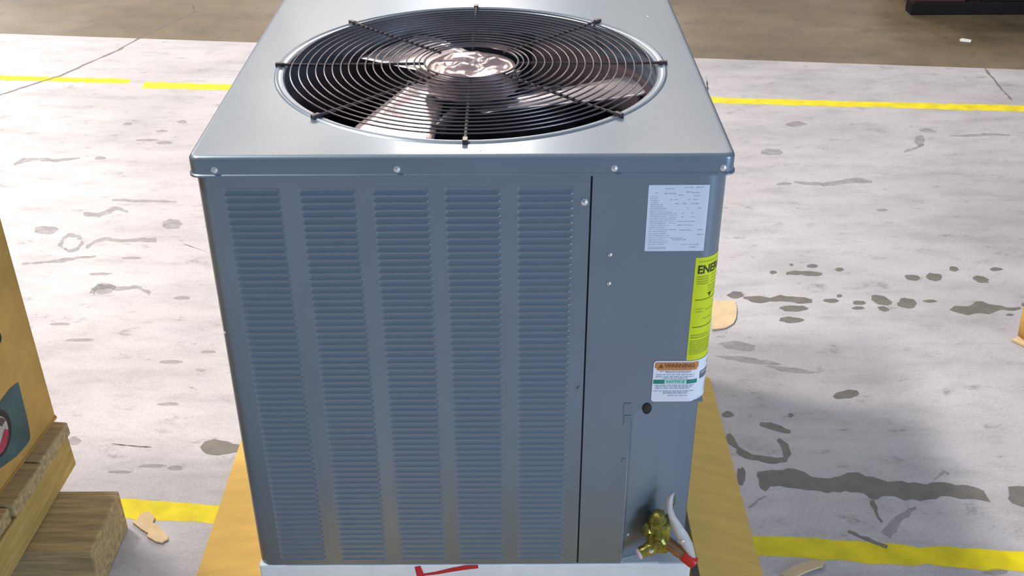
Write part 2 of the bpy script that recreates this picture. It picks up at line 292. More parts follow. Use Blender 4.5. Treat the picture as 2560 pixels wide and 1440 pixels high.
[(1.0117,0.3957),(1.0457,0.4021),(1.0951,0.4058),(1.1147,0.395),(1.1268,0.379),(1.1536,0.3735),(1.1902,0.3798),(1.2109,0.3916),(1.2332,0.3928),(1.2471,0.3794),(1.2751,0.37),(1.308,0.3632),(1.3577,0.3551),(1.4111,0.3586),(1.4595,0.3479),(1.4874,0.3297),(1.4884,0.2957),(1.461,0.3047),(1.4274,0.3061),(1.4066,0.3151),(1.3763,0.3065),(1.3401,0.3005),(1.3082,0.302),(1.2902,0.3159),(1.2637,0.3161),(1.248,0.3062),(1.2359,0.3087),(1.2277,0.3252),(1.1768,0.3281),(1.135,0.3335),(1.0934,0.3402),(1.0524,0.3508),(1.0302,0.3483),(1.0185,0.333),(1.0088,0.3408),(1.0109,0.3693)],
[(1.5445,0.3434),(1.5671,0.3458),(1.592,0.3431),(1.5716,0.2828),(1.5495,0.2805),(1.5328,0.2917),(1.5292,0.3042)],
[(-0.2399,0.4902),(-0.2337,0.5102),(-0.2146,0.5187),(-0.1804,0.5098),(-0.1504,0.4981),(-0.1451,0.4726),(-0.1711,0.4672),(-0.1924,0.4617),(-0.2209,0.4675)],
[(1.2346,0.302),(1.2334,0.265),(1.238,0.235),(1.243,0.2384),(1.2399,0.2685),(1.2429,0.3055)],
[(1.1606,0.2067),(1.1812,0.1909),(1.2046,0.1734),(1.2269,0.1587),(1.2327,0.1692),(1.2094,0.182),(1.1846,0.1967),(1.1648,0.2136)]]
LIGHT=[[(-0.9343,1.546),(-0.94,1.5358),(-0.94,1.5234),(-0.953,1.5167),(-0.9716,1.5192),(-0.99,1.5233),(-1.0053,1.5337),(-1.0077,1.5467),(-1.0139,1.5595),(-1.0064,1.5696),(-0.9909,1.5731),(-0.9741,1.5689),(-0.9572,1.5677),(-0.9407,1.559)],
[(1.0998,0.8807),(1.0978,0.8716),(1.085,0.8652),(1.0634,0.867),(1.0455,0.8742),(1.025,0.8787),(1.0188,0.8886),(1.0079,0.8993),(1.0175,0.907),(1.0351,0.9093),(1.052,0.9137),(1.0733,0.9075),(1.0881,0.8987),(1.1049,0.8898)],
[(1.1532,0.807),(1.1435,0.8029),(1.1197,0.8034),(1.0856,0.8094),(1.0516,0.817),(1.0227,0.8267),(1.0045,0.8357),(0.9876,0.8453),(1.0106,0.8454),(1.0348,0.8433),(1.058,0.8427),(1.0913,0.834),(1.1204,0.8249),(1.1406,0.8157)],
[(1.2255,0.7676),(1.2184,0.7652),(1.202,0.7664),(1.1843,0.7668),(1.1564,0.7737),(1.1341,0.7826),(1.1282,0.7891),(1.1087,0.7985),(1.1191,0.801),(1.141,0.7986),(1.166,0.7924),(1.1913,0.7886),(1.213,0.7799),(1.2279,0.772)],
[(1.9626,2.1874),(1.9531,2.1622),(1.943,2.1593),(1.9321,2.1492),(1.9294,2.1609),(1.9271,2.1731),(1.9279,2.1928),(1.9385,2.2185),(1.951,2.2415),(1.9622,2.2478),(1.9719,2.2525),(1.9791,2.2486),(1.9746,2.2261),(1.973,2.2081)],
[(2.0417,2.2822),(2.0333,2.2757),(2.0226,2.2716),(2.0086,2.2766),(1.9952,2.2796),(1.9839,2.2881),(1.9787,2.2986),(1.9814,2.3074),(1.989,2.3126),(1.9989,2.3143),(2.0099,2.3191),(2.0243,2.3134),(2.0307,2.3024),(2.0401,2.293)],
[(1.4359,2.1083),(1.4318,2.0959),(1.419,2.0846),(1.3984,2.0835),(1.3792,2.0811),(1.3663,2.0893),(1.3539,2.0972),(1.3586,2.1092),(1.3615,2.1202),(1.374,2.1292),(1.3902,2.1395),(1.4079,2.1325),(1.4283,2.1319),(1.4301,2.1188)],
[(1.5828,2.3617),(1.5673,2.3515),(1.5557,2.3438),(1.5418,2.3384),(1.5236,2.3327),(1.5102,2.3405),(1.4989,2.3496),(1.5023,2.3627),(1.5124,2.3728),(1.5219,2.3825),(1.5372,2.3883),(1.5562,2.3926),(1.5647,2.3808),(1.573,2.3726)],
[(-0.5564,1.582),(-0.563,1.5689),(-0.5607,1.5509),(-0.5764,1.5507),(-0.5892,1.5479),(-0.6042,1.5541),(-0.6186,1.5656),(-0.6184,1.5827),(-0.6273,1.5996),(-0.6154,1.6072),(-0.6085,1.6193),(-0.5929,1.6115),(-0.5777,1.6121),(-0.5693,1.5958)],
[(-0.6497,1.1909),(-0.6512,1.1805),(-0.654,1.1701),(-0.6652,1.1651),(-0.6791,1.1595),(-0.6951,1.1685),(-0.706,1.1797),(-0.7199,1.1916),(-0.7115,1.2025),(-0.7063,1.2117),(-0.6994,1.2234),(-0.6819,1.2232),(-0.6654,1.2147),(-0.6496,1.2052)],
[(-0.1547,0.4939),(-0.1533,0.4904),(-0.1544,0.4879),(-0.156,0.4866),(-0.1582,0.4862),(-0.1601,0.489),(-0.1618,0.4911),(-0.1627,0.4939),(-0.1634,0.497),(-0.1628,0.4996),(-0.1612,0.5009),(-0.1591,0.5005),(-0.1569,0.4999),(-0.1548,0.4973)],
[(-0.5172,0.5138),(-0.5204,0.5079),(-0.5222,0.5028),(-0.527,0.4998),(-0.5337,0.4998),(-0.5413,0.5013),(-0.5464,0.5078),(-0.5524,0.514),(-0.5516,0.5206),(-0.5491,0.5259),(-0.5447,0.5306),(-0.5369,0.5317),(-0.5296,0.5251),(-0.5231,0.5204)],
[(1.7218,1.068),(1.713,1.0641),(1.7058,1.0614),(1.6978,1.0592),(1.6874,1.0573),(1.6791,1.0598),(1.6725,1.0634),(1.6749,1.0684),(1.6812,1.0722),(1.6865,1.0759),(1.6952,1.079),(1.7047,1.0778),(1.7112,1.0752),(1.717,1.0723)],
[(1.4104,1.8483),(1.4058,1.8433),(1.3983,1.839),(1.387,1.838),(1.3768,1.8385),(1.3636,1.8384),(1.357,1.8432),(1.358,1.8489),(1.3639,1.8535),(1.3703,1.8577),(1.3805,1.8609),(1.3936,1.862),(1.4026,1.858),(1.413,1.8544)],
[(1.6744,1.6552),(1.6693,1.6509),(1.6648,1.6462),(1.6562,1.6441),(1.6475,1.6442),(1.6396,1.6462),(1.6393,1.6514),(1.6364,1.6556),(1.6378,1.6609),(1.6468,1.6632),(1.6542,1.6647),(1.6618,1.6651),(1.6686,1.6634),(1.6734,1.6599)],
[(1.4459,0.0946),(1.4443,0.0908),(1.4345,0.0888),(1.4256,0.0869),(1.4148,0.0861),(1.4062,0.0882),(1.3977,0.0907),(1.3968,0.095),(1.4053,0.0983),(1.4121,0.1012),(1.4215,0.1032),(1.4322,0.1032),(1.4402,0.1011),(1.449,0.0988)],
[(2.0735,2.2382),(2.1534,2.2369),(2.2437,2.2445),(2.2936,2.2418),(2.2987,2.254),(2.2524,2.2672),(2.1623,2.2622),(2.0768,2.2481)],
[(-0.8964,1.4773),(-0.8876,1.5),(-0.8591,1.4978),(-0.8389,1.4676),(-0.8384,1.4337),(-0.8601,1.4189),(-0.888,1.4482),(-0.8943,1.4786),(-0.9066,1.4832),(-0.8937,1.4379),(-0.8556,1.4021),(-0.8272,1.4164),(-0.8285,1.4675),(-0.861,1.5145),(-0.8979,1.5234),(-0.9081,1.4949)],
[(-0.8066,1.4246),(-0.794,1.4594),(-0.7643,1.4762),(-0.7186,1.4649),(-0.6703,1.4671),(-0.6081,1.4616),(-0.6172,1.4948),(-0.6773,1.4904),(-0.7239,1.4833),(-0.7718,1.4984),(-0.8026,1.4751),(-0.8139,1.435)],
[(-0.9643,1.3284),(-0.8921,1.3398),(-0.8368,1.3513),(-0.7625,1.376),(-0.7658,1.3848),(-0.8454,1.3725),(-0.8969,1.3516),(-0.9695,1.3407)],
[(-0.6962,1.1542),(-0.6966,1.1926),(-0.6318,1.1793),(-0.5847,1.1893),(-0.5424,1.1514),(-0.5421,1.1722),(-0.5887,1.209),(-0.6385,1.2024),(-0.7084,1.221),(-0.7145,1.1723)],
[(-0.8868,1.6407),(-0.8367,1.6289),(-0.7961,1.6804),(-0.7529,1.6582),(-0.7552,1.6742),(-0.8064,1.7093),(-0.8497,1.6609),(-0.8944,1.6667)],
[(1.2438,0.1865),(1.2688,0.2216),(1.2892,0.2468),(1.3202,0.272),(1.3268,0.2819),(1.3254,0.2846),(1.3189,0.2799),(1.2859,0.2619),(1.2585,0.2396),(1.2296,0.205)],
[(1.3925,0.3646),(1.4233,0.3912),(1.4273,0.3806),(1.4338,0.3888),(1.424,0.3996),(1.3915,0.3685)],
[(0.9706,0.2787),(0.9964,0.3031),(1.0157,0.316),(1.0152,0.3197),(0.9952,0.3078),(0.9691,0.283)],
[(1.4189,1.8566),(1.5123,1.8257),(1.6272,1.856),(1.6786,1.852),(1.6846,1.8696),(1.6375,1.8978),(1.5194,1.8566),(1.4226,1.8706)],
[(1.863,2.0978),(1.9159,2.1291),(1.9534,2.156),(1.9564,2.1745),(1.9188,2.1459),(1.8649,2.109)],
[(-1.2543,2.0214),(-1.2306,2.0512),(-1.1968,2.0677),(-1.1194,2.0483),(-1.0453,2.078),(-1.0507,2.0922),(-1.1297,2.0764),(-1.2032,2.0856),(-1.2492,2.0897),(-1.2649,2.0396)],
[(-0.8298,1.745),(-0.7093,1.7339),(-0.6172,1.73),(-0.6201,1.7417),(-0.714,1.7514),(-0.8343,1.7602)],
[(-0.6814,1.2738),(-0.6903,1.2705),(-0.6949,1.267),(-0.709,1.2662),(-0.7226,1.2665),(-0.7393,1.2667),(-0.7467,1.2707),(-0.7514,1.2745),(-0.7487,1.2782),(-0.7431,1.2818),(-0.7277,1.2821),(-0.7132,1.2835),(-0.7016,1.2802),(-0.6838,1.2784)],
[(-0.6267,1.367),(-0.623,1.363),(-0.6325,1.3604),(-0.6444,1.3592),(-0.6571,1.3596),(-0.669,1.3611),(-0.681,1.3636),(-0.6832,1.3675),(-0.6814,1.3712),(-0.6721,1.3735),(-0.6626,1.3759),(-0.6494,1.3746),(-0.6367,1.3736),(-0.6262,1.3708)],
[(-0.4241,1.1394),(-0.425,1.1346),(-0.4304,1.131),(-0.44,1.1302),(-0.4495,1.1278),(-0.4593,1.1309),(-0.4671,1.1348),(-0.4724,1.1398),(-0.4678,1.1443),(-0.462,1.1476),(-0.454,1.1494),(-0.4446,1.1493),(-0.4357,1.1472),(-0.4289,1.1437)],
[(-0.9537,2.3922),(-0.952,2.3855),(-0.9563,2.3809),(-0.962,2.3778),(-0.9697,2.3765),(-0.9774,2.3811),(-0.9862,2.3851),(-0.9901,2.3926),(-0.9876,2.3989),(-0.9868,2.406),(-0.9779,2.406),(-0.9706,2.4056),(-0.9613,2.4063),(-0.958,2.3979)],
[(-0.7546,2.4092),(-0.7492,2.4006),(-0.7579,2.3977),(-0.762,2.3914),(-0.7712,2.392),(-0.7791,2.397),(-0.7857,2.4026),(-0.7938,2.4097),(-0.7902,2.417),(-0.7857,2.4222),(-0.7798,2.4264),(-0.7712,2.4279),(-0.7629,2.4222),(-0.7574,2.4159)],
[(-0.7986,2.3216),(-0.8042,2.3167),(-0.8087,2.3129),(-0.8159,2.311),(-0.8247,2.3071),(-0.8339,2.312),(-0.843,2.316),(-0.8458,2.3222),(-0.848,2.3288),(-0.839,2.3319),(-0.8311,2.3342),(-0.8215,2.3355),(-0.8137,2.3305),(-0.8052,2.3272)],
[(-0.8119,2.2404),(-0.8176,2.2357),(-0.8298,2.2322),(-0.8449,2.2287),(-0.8661,2.2307),(-0.8862,2.2322),(-0.8963,2.2368),(-0.8976,2.2414),(-0.899,2.246),(-0.8866,2.249),(-0.8704,2.2501),(-0.8532,2.2508),(-0.8375,2.2482),(-0.8217,2.2452)],
[(-0.7554,2.2145),(-0.7566,2.2077),(-0.763,2.202),(-0.7771,2.2016),(-0.7896,2.2001),(-0.8037,2.2024),(-0.8105,2.2091),(-0.8197,2.2152),(-0.8112,2.2206),(-0.8109,2.2279),(-0.7983,2.2307),(-0.7836,2.231),(-0.77,2.2271),(-0.7605,2.2212)],
[(-0.9564,2.0841),(-0.9548,2.0778),(-0.9586,2.0722),(-0.9681,2.0707),(-0.9777,2.0706),(-0.9884,2.0724),(-0.9933,2.079),(-0.9973,2.0845),(-0.9951,2.0895),(-0.9959,2.0964),(-0.9866,2.0982),(-0.9767,2.0983),(-0.9682,2.0939),(-0.9617,2.0894)],
[(-0.2912,0.873),(-0.2901,0.8695),(-0.2982,0.8677),(-0.3056,0.8662),(-0.3146,0.8663),(-0.3245,0.867),(-0.3274,0.8706),(-0.3348,0.8734),(-0.3281,0.876),(-0.3269,0.8794),(-0.3185,0.881),(-0.3088,0.8802),(-0.2993,0.8792),(-0.2951,0.876)],
[(-0.3659,0.8288),(-0.3658,0.8255),(-0.3738,0.8231),(-0.3835,0.8207),(-0.3978,0.8212),(-0.4112,0.8227),(-0.4236,0.8253),(-0.4262,0.8293),(-0.4241,0.8331),(-0.4168,0.8364),(-0.403,0.838),(-0.3878,0.8374),(-0.3763,0.8348),(-0.3662,0.8323)],
[(-0.2764,1.2361),(-0.2764,1.2335),(-0.2775,1.2312),(-0.28,1.2303),(-0.2827,1.2305),(-0.285,1.2322),(-0.2874,1.2337),(-0.2877,1.2362),(-0.2885,1.2388),(-0.2866,1.2402),(-0.2846,1.2408),(-0.2824,1.2425),(-0.2796,1.2411),(-0.2782,1.2384)],
[(-0.3315,0.6528),(-0.3266,0.6494),(-0.335,0.6468),(-0.3489,0.6468),(-0.3613,0.6454),(-0.3745,0.647),(-0.382,0.6501),(-0.3831,0.6532),(-0.3793,0.6559),(-0.3731,0.658),(-0.3644,0.6599),(-0.3513,0.6605),(-0.3389,0.6587),(-0.3332,0.6557)],
[(-0.2971,0.4254),(-0.3064,0.4229),(-0.3096,0.42),(-0.3234,0.4197),(-0.3356,0.4201),(-0.3475,0.421),(-0.3612,0.4226),(-0.3598,0.4258),(-0.3558,0.4283),(-0.3522,0.4311),(-0.3397,0.432),(-0.3261,0.4324),(-0.3128,0.4309),(-0.3021,0.4286)],
[(-0.3665,0.4057),(-0.3732,0.4035),(-0.378,0.4014),(-0.39,0.4013),(-0.4006,0.4011),(-0.4099,0.4023),(-0.4226,0.4035),(-0.4218,0.4061),(-0.423,0.4086),(-0.4167,0.4107),(-0.4039,0.411),(-0.3927,0.4106),(-0.3825,0.4096),(-0.3734,0.408)],
[(-0.2588,0.4183),(-0.2613,0.4153),(-0.2618,0.4113),(-0.2697,0.4102),(-0.2781,0.4097),(-0.2864,0.4115),(-0.2922,0.4148),(-0.2956,0.4186),(-0.2941,0.4223),(-0.2885,0.4248),(-0.2826,0.4272),(-0.2738,0.4274),(-0.2677,0.4239),(-0.2625,0.4215)],
[(-0.6284,0.9313),(-0.6276,0.9281),(-0.6335,0.9248),(-0.6506,0.9241),(-0.6677,0.9235),(-0.6814,0.9262),(-0.6941,0.9286),(-0.6952,0.9319),(-0.6972,0.9353),(-0.6845,0.9373),(-0.6703,0.9379),(-0.6558,0.9387),(-0.6399,0.9375),(-0.6253,0.935)],
[(-0.716,1.0091),(-0.7123,1.0056),(-0.7206,1.0032),(-0.7336,1.0032),(-0.745,1.002),(-0.758,1.0033),(-0.7677,1.0061),(-0.7697,1.0095),(-0.7655,1.0124),(-0.7601,1.0149),(-0.7499,1.0164),(-0.7373,1.0162),(-0.7276,1.014),(-0.715,1.0124)]]
CRACK=[[(-1.5692,2.6884),(-1.5276,2.7463),(-1.4626,2.8343),(-1.4049,2.9045),(-1.3445,3.05),(-1.2667,3.2148),(-1.2079,3.4105),(-1.1392,3.5977),(-1.0549,3.7967),(-1.1117,3.9322),(-1.114,3.9201),(-1.0647,3.8162),(-1.1469,3.6163),(-1.2162,3.429),(-1.2738,3.23),(-1.3524,3.0664),(-1.4128,2.9208),(-1.471,2.8518),(-1.5343,2.7597),(-1.577,2.7037)],
[(2.4923,3.1664),(2.4596,2.9271),(2.4411,2.7267),(2.4371,2.5903),(2.4422,2.5968),(2.4512,2.7392),(2.4691,2.9385),(2.4978,3.1729)],
[(1.2603,2.6733),(1.2785,2.8078),(1.2842,2.878),(1.2801,2.8759),(1.2741,2.8065),(1.257,2.6728)],
[(-0.4442,0.5018),(-0.3962,0.4945),(-0.3493,0.4902),(-0.3497,0.4919),(-0.3968,0.4968),(-0.4448,0.5045)],
[(-0.3353,1.3779),(-0.3801,1.3667),(-0.5207,1.4534),(-0.5204,1.4504),(-0.3796,1.3626),(-0.3345,1.3747)]]
SCRAP_NEAR=[(-0.3102,0.2653),(-0.2953,0.2725),(-0.2775,0.2567),(-0.2805,0.2435),(-0.2576,0.2268),(-0.2387,0.2057),(-0.2326,0.1919),(-0.2429,0.1817),(-0.2561,0.1852),(-0.2783,0.2002),(-0.2773,0.2083),(-0.2978,0.2224),(-0.3199,0.2414),(-0.3119,0.2509)]
SCRAP_BEHIND=[(1.0243,1.1011),(1.0867,1.1047),(1.0867,1.0737),(1.0763,1.0212),(1.0635,0.9917),(1.0372,0.9685),(1.002,0.9611)]
SCRAP_RIGHT=[(0.9964,0.0869),(1.0291,0.1102),(1.0678,0.123),(1.0935,0.1239),(1.0848,0.1077),(1.0447,0.0919),(1.0132,0.0742)]
SCRAP_EDGE=[(1.7659,0.8887),(1.7704,0.8558),(1.7974,0.8465),(1.7599,0.7424),(1.7455,0.7509),(1.7527,0.8113)]
PAPER_OUT=[(2.489,3.3213),(2.5056,3.3378),(2.5407,3.315),(2.5252,3.2821),(2.4864,3.2937)]

for p in DARK: mark('oil_stain', p, OIL)
for p in LIGHT: mark('scuff_mark', p, SCUFF, z=.0004)
for p in CRACK: mark('floor_crack', p, CRACKM, z=.0005)
def line_strip(x0, y0, x1, y1, w0, w1):
    n = 40; top = []; bot = []
    for i in range(n+1):
        t = i/n; x = x0 + (x1-x0)*t; y = y0 + (y1-y0)*t; w = (w0 + (w1-w0)*t)/2
        top.append((x, y + w + noise.noise((x*9, 3, 1))*.003)); bot.append((x, y - w + noise.noise((x*9, 8, 4))*.003))
    return mark('painted_line', top + bot[::-1], LINE, z=.0002, soft=.25)
line_strip(-3.4, .56, 3.6, -.065, .066, .050)
line_strip(-3.2, 3.04, -1.10, 2.845, .058, .05)
line_strip(-1.03, 2.803, 5.0, 2.285, .066, .056)

# ---------------------------------------------------------------- the condenser unit
ZB, ZT, UW, UD, INS = .12, .9406, .80, .80, .0048
unit = empty('condenser_unit', (.4, .358, ZB), 'grey metal air conditioner condenser with louvered front and round fan grille on top', 'air conditioner')
RL, RR = .022, .035
XR = UW - INS; XA = XR - RR                          # right face, start of the right corner curve
def PF(u, z, off=0.0):
    """front skin of the unit unrolled: u runs along the front and round the right corner onto the side"""
    if u < INS + RL:                                  # left corner
        a = (INS + RL - u)/RL
        if a > PI/2: return Vector((INS - off, INS + RL + (a - PI/2)*RL, z))
        return Vector((INS + RL - math.sin(a)*(RL + off), INS + RL - math.cos(a)*(RL + off), z))
    if u <= XA: return Vector((u, INS - off, z))
    a = (u - XA)/RR
    if a > PI/2: return Vector((XR + off, INS + RR + (a - PI/2)*RR, z))
    return Vector((XA + math.sin(a)*(RR + off), INS + RR - math.cos(a)*(RR + off), z))
UEND = XA + RR*PI/2                                   # u where the right side begins
USTART = INS + RL - RL*PI/2
ZTOP = ZT - .012
def skin(b, us, zlo, zhi, off=0.0, th=.0015, zs=None):
    """sheet following PF between columns us, with thickness"""
    F = [[PF(u, zlo(u), off), PF(u, zhi(u), off)] for u in us]; K = [[PF(u, zlo(u), off-th), PF(u, zhi(u), off-th)] for u in us]
    fa = b.grid(F, True); ba = b.grid(K, True); n = len(us)
    for i in range(n-1):
        b.f((fa[i][0], ba[i][0], ba[i+1][0], fa[i+1][0])); b.f((fa[i][1], fa[i+1][1], ba[i+1][1], ba[i][1]))
    b.f((fa[0][0], fa[0][1], ba[0][1], ba[0][0])); b.f((fa[-1][0], ba[-1][0], ba[-1][1], fa[-1][1]))
def frange(a, b, n): return [a + (b-a)*i/(n-1) for i in range(n)]

# louvered front panel with five columns of slots
CC = [.0875, .1993, .3078, .4145, .5228]; LW = .0830; NR = 62; PITCH = .01218; LZ0 = .8880; LZ1 = LZ0 - NR*PITCH
b = MB()
segs = [(USTART - .05, CC[0] - LW/2)] + [(CC[i] + LW/2, CC[i+1] - LW/2) for i in range(4)] + [(CC[4] + LW/2, .5893)]
for k, (a, c) in enumerate(segs):
    us = ([USTART - .05] + frange(USTART, INS + RL, 7) + [c]) if k == 0 else [a, c]
    skin(b, us, lambda u: ZB, lambda u: ZTOP)
for c in CC:
    skin(b, [c - LW/2, c + LW/2], lambda u: LZ0, lambda u: ZTOP); skin(b, [c - LW/2, c + LW/2], lambda u: ZB, lambda u: LZ1)
lpanel = b.build('louvered_panel', PAINT, unit)
# one louver: pressed inwards at its top, sloping out to a rolled lip at its bottom, rounded ends
prof = [(0, .0000), (.08, .0009), (.20, .0013), (.36, .0012), (.62, .0004), (.80, -.0004), (.90, -.0012), (.95, -.0016), (1.0, -.0014), (1.01, .0004)]
xs = [-.5, -.49, -.475, -.455, -.43, 0, .43, .455, .475, .49, .5]; en = [0, .25, .66, .93, 1, 1, 1, .93, .66, .25, 0]
b = MB()
b.grid([[(x*LW, INS + d*e, -t*PITCH) for x, e in zip(xs, en)] for t, d in prof], True)
first = b.build('louver', PAINT, lpanel, at=(0, INS, 0))
place(first, lpanel, (CC[0], INS, LZ0))
extra = MB()
for r_ in range(NR):
    for ci, c in enumerate(CC):
        if r_ == 0 and ci == 0: continue
        if r_ < 60: inst(first, lpanel, (c, INS, LZ0 - r_*PITCH))
        else: extra.grid([[(c + x*LW, INS + d*e, LZ0 - (r_ + t)*PITCH) for x, e in zip(xs, en)] for t, d in prof], True)
extra.build('louver_rows', PAINT, lpanel, kind='stuff')
def screw_head(name, u, z, parent, r=.0042, m=SCREW, off=0.0, n=10):
    b = MB(); p = PF(u, z, off); q = PF(u, z, off + 1); b.lathe(p, q - p, [(r*1.35, 0), (r*1.35, .0009), (r, .0010), (r*.9, .0028), (r*.35, .0036)], n); return b.build(name, m, parent)
screw_head('screw', .5812, .8628, lpanel, .0042); screw_head('screw', .5823, .5197, lpanel, .003, PAINT)

# service panel: flat front, round corner, cut away at the lower corner
CUT_L, CUT_T, CR_ = .6705, .4885, .052
def cutz(u):
    if u <= CUT_L: return ZB
    if u < CUT_L + CR_: return CUT_T - CR_ + math.sqrt(max(0, CR_**2 - (CUT_L + CR_ - u)**2))
    return CUT_T
b = MB(); USIDE = UEND + .030
skin(b, [.5922, .60, CUT_L], lambda u: ZB, lambda u: ZTOP)
us = [CUT_L + 1e-5] + [CUT_L + CR_*(1 - math.cos(t)) for t in frange(.12, PI/2, 10)] + frange(CUT_L + CR_ + .01, XA, 3) + frange(XA + .004, UEND, 9) + [USIDE]
skin(b, us, cutz, lambda u: ZTOP)
spanel = b.build('service_panel', PAINT, unit)
b = MB()                                              # dark joint between the two front panels
b.box((.588, INS + .004, ZB), (.5935, INS + .006, ZTOP)); b.build('panel_seam', BLACK, unit)
for u, z in ((.6231, .7729), (.6235, .7214)): screw_head('rivet', u, z, spanel, .0026)
for u, z in ((.6645, .4778), (.6658, .4524), (.664, .365)):
    b = MB(); h = .0105 if z > .4 else .004; w = .006 if z > .4 else .003
    b.box((u - w, INS - .0012, z - h), (u + w, INS - .0002, z + h), bev=.0006); b.build('embossed_tab', PAINT, spanel)
b = MB(); pc = Vector((.6974, INS, .4770))            # plug sits in a hole by the cut-away
b.lathe(pc + Vector((0, .001, 0)), (0, -1, 0), [(.0095, 0), (.0095, .0016), (.0082, .0034), (.004, .0042)], 20)
o = b.build('hole_plug', BLACK, spanel); o.scale = (.85, 1, 1.25)
# recessed corner behind the cut-away
poly = [(.6712, .0062), (.6765, .016), (.7300, .0345), (.7620, .0480), (.7935, .066), (.7935, .10)]
b = MB(); b.grid([[(x, y, ZB + .001) for x, y in poly], [(x, y, CUT_T + .02) for x, y in poly]], False)
b.build('recess_panel', PAINT, unit)
b = MB(); b.box((.6712, .0062, CUT_T + .0005), (.790, .066, CUT_T + .004)); b.build('recess_top', PAINT, unit)
screw_head('rivet', .681, .180, unit, .0026, SCREW, -.013)
# sides and back
b = MB(); ys = UD - INS
b.box((INS, .054, ZB), (INS + .0015, ys, ZTOP)); b.build('side_panel', PAINT, unit)
b = MB(); b.box((XR - .0015, .0688, ZB), (XR, ys, ZTOP)); b.build('side_panel', PAINT, unit)
b = MB(); b.box((INS + .002, ys - .0015, ZB), (XR - .002, ys, ZTOP)); b.build('back_panel', PAINT, unit)
b = MB(); b.box((INS + .006, INS + .0075, ZB), (.668, ys - .004, ZB + .006)); b.build('base_pan', PAINT, unit)
# coil behind the louvers, open at the top
b = MB(); C0 = .018
for lo, hi in (((.03, C0, .13), (.60, C0 + .008, .90)), ((.03, C0 + .01, .13), (.038, .69, .90)), ((.76, .08, .13), (.768, .69, .90)), ((.04, .682, .13), (.755, .69, .90))): b.box(lo, hi)
b.build('coil', DARKSLOT, unit)
b = MB(); cy = (.40, .36)
b.lathe((.40, .36, ZB + .006), (0, 0, 1), [(.12, 0), (.12, .20), (.09, .25), (.02, .265)], 28); b.build('compressor', BLACK, unit)

# lid with pressed ring, turned-down fan opening and skirt
FX, FY = .4035, .3830; FR = .3335
HR = .3225
def rrect(inset, r, n=8, e=26):
    x0, y0, x1, y1 = inset, inset, UW - inset, UD - inset; P = []
    r = max(r, .0006)
    for (cx, cy, a0, ex, ey) in ((x1 - r, y1 - r, 0, -1, 0), (x0 + r, y1 - r, 90, 0, -1), (x0 + r, y0 + r, 180, 1, 0), (x1 - r, y0 + r, 270, 0, 1)):
        for i in range(n + 1):
            a = R(a0 + 90*i/n); P.append((cx + r*math.cos(a), cy + r*math.sin(a)))
        L_ = (x1 - x0 if ex else y1 - y0) - 2*r
        for i in range(1, e): P.append((P[-1][0] if 0 else cx + r*math.cos(R(a0 + 90)) + ex*L_*i/e, cy + r*math.sin(R(a0 + 90)) + ey*L_*i/e))
    return P
b = MB(); rows = []
EB = .007; CRN = .016
outer = rrect(EB, CRN - EB*.6)
ang = [math.atan2(y - FY, x - FX) for x, y in outer]
def ring(r, z): return [(FX + r*math.cos(a), FY + r*math.sin(a), z) for a in ang]
for r_, z in ((HR - .001, ZT - .055), (HR - .001, ZT - .008), (HR + .0005, ZT - .002), (HR + .003, ZT + .0002), (HR + .0095, ZT), (HR + .0115, ZT + .0012), (HR + .0140, ZT + .0022), (HR + .0165, ZT + .0012), (HR + .0180, ZT)):
    rows.append(ring(r_, z))
lerp = lambda p, q, t: (p[0] + (q[0]-p[0])*t, p[1] + (q[1]-p[1])*t, ZT)
rg = ring(HR + .0200, ZT)
rows.append(ring(HR + .0200, ZT))
rows.append([lerp(p, q, .5) for p, q in zip(rg, outer)])
rows.append([(x, y, ZT) for x, y in rrect(EB + .0025, CRN - EB*.6)])
rows.append([(x, y, ZT) for x, y in outer])
for t in (22, 45, 67, 90):
    i = EB*(1 - math.sin(R(t))); rows.append([(x, y, ZT - EB*(1 - math.cos(R(t)))) for x, y in rrect(i, CRN - i*.6)])
rows.append([(x, y, ZT - .0275) for x, y in rrect(0, CRN)])
rows.append([(x, y, ZT - .0290) for x, y in rrect(-.0022, CRN + .002)])
rows.append([(x, y, ZT - .0318) for x, y in rrect(-.0024, CRN + .002)])
rows.append([(x, y, ZT - .0326) for x, y in rrect(-.0008, CRN)])
rows.append([(x, y, ZT - .0318) for x, y in rrect(.0030, CRN)])
b.grid(rows, True, cu=True)
lid = b.build('lid', PAINT, unit)
for x in (.0386, .3052, .6229, .7819):
    b = MB(); b.lathe((x, .0002, ZT - .0205), (0, -1, 0), [(.0052, 0), (.0052, .0008), (.0038, .001), (.0034, .003), (.0014, .0038)], 10); b.build('screw', SCREW, lid)
b = MB(); b.lathe((.427, .018, ZT), (0, 0, 1), [(.0024, 0), (.0020, .0006), (.001, .0009)], 8); b.build('paint_chip', PAPER, lid, label='tiny white fleck on the lid by its front edge')
b = MB(); b.lathe((.742, .66, ZT), (0, 0, 1), [(.0024, 0), (.0020, .0006), (.001, .0009)], 8); b.build('paint_chip', PAPER, lid, label='tiny white fleck on the lid at its far right')
b = MB(); b.lathe(PF(.0085, .6277, 0), (-.5, -1, 0), [(.0022, -.0004), (.002, .0006), (.0008, .0010)], 8); b.build('paint_chip', PAPER, lpanel, label='white fleck on the left edge of the louvered panel')
# venturi below the opening
b = MB(); n = 72
b.grid([[(FX + r_*math.cos(2*PI*k/n), FY + r_*math.sin(2*PI*k/n), z) for k in range(n)] for r_, z in ((HR + .001, ZT - .04), (HR - .003, ZT - .07), (HR - .003, ZT - .14), (HR + .012, ZT - .165))], True, cu=True)
b.build('venturi_ring', INNER, unit)

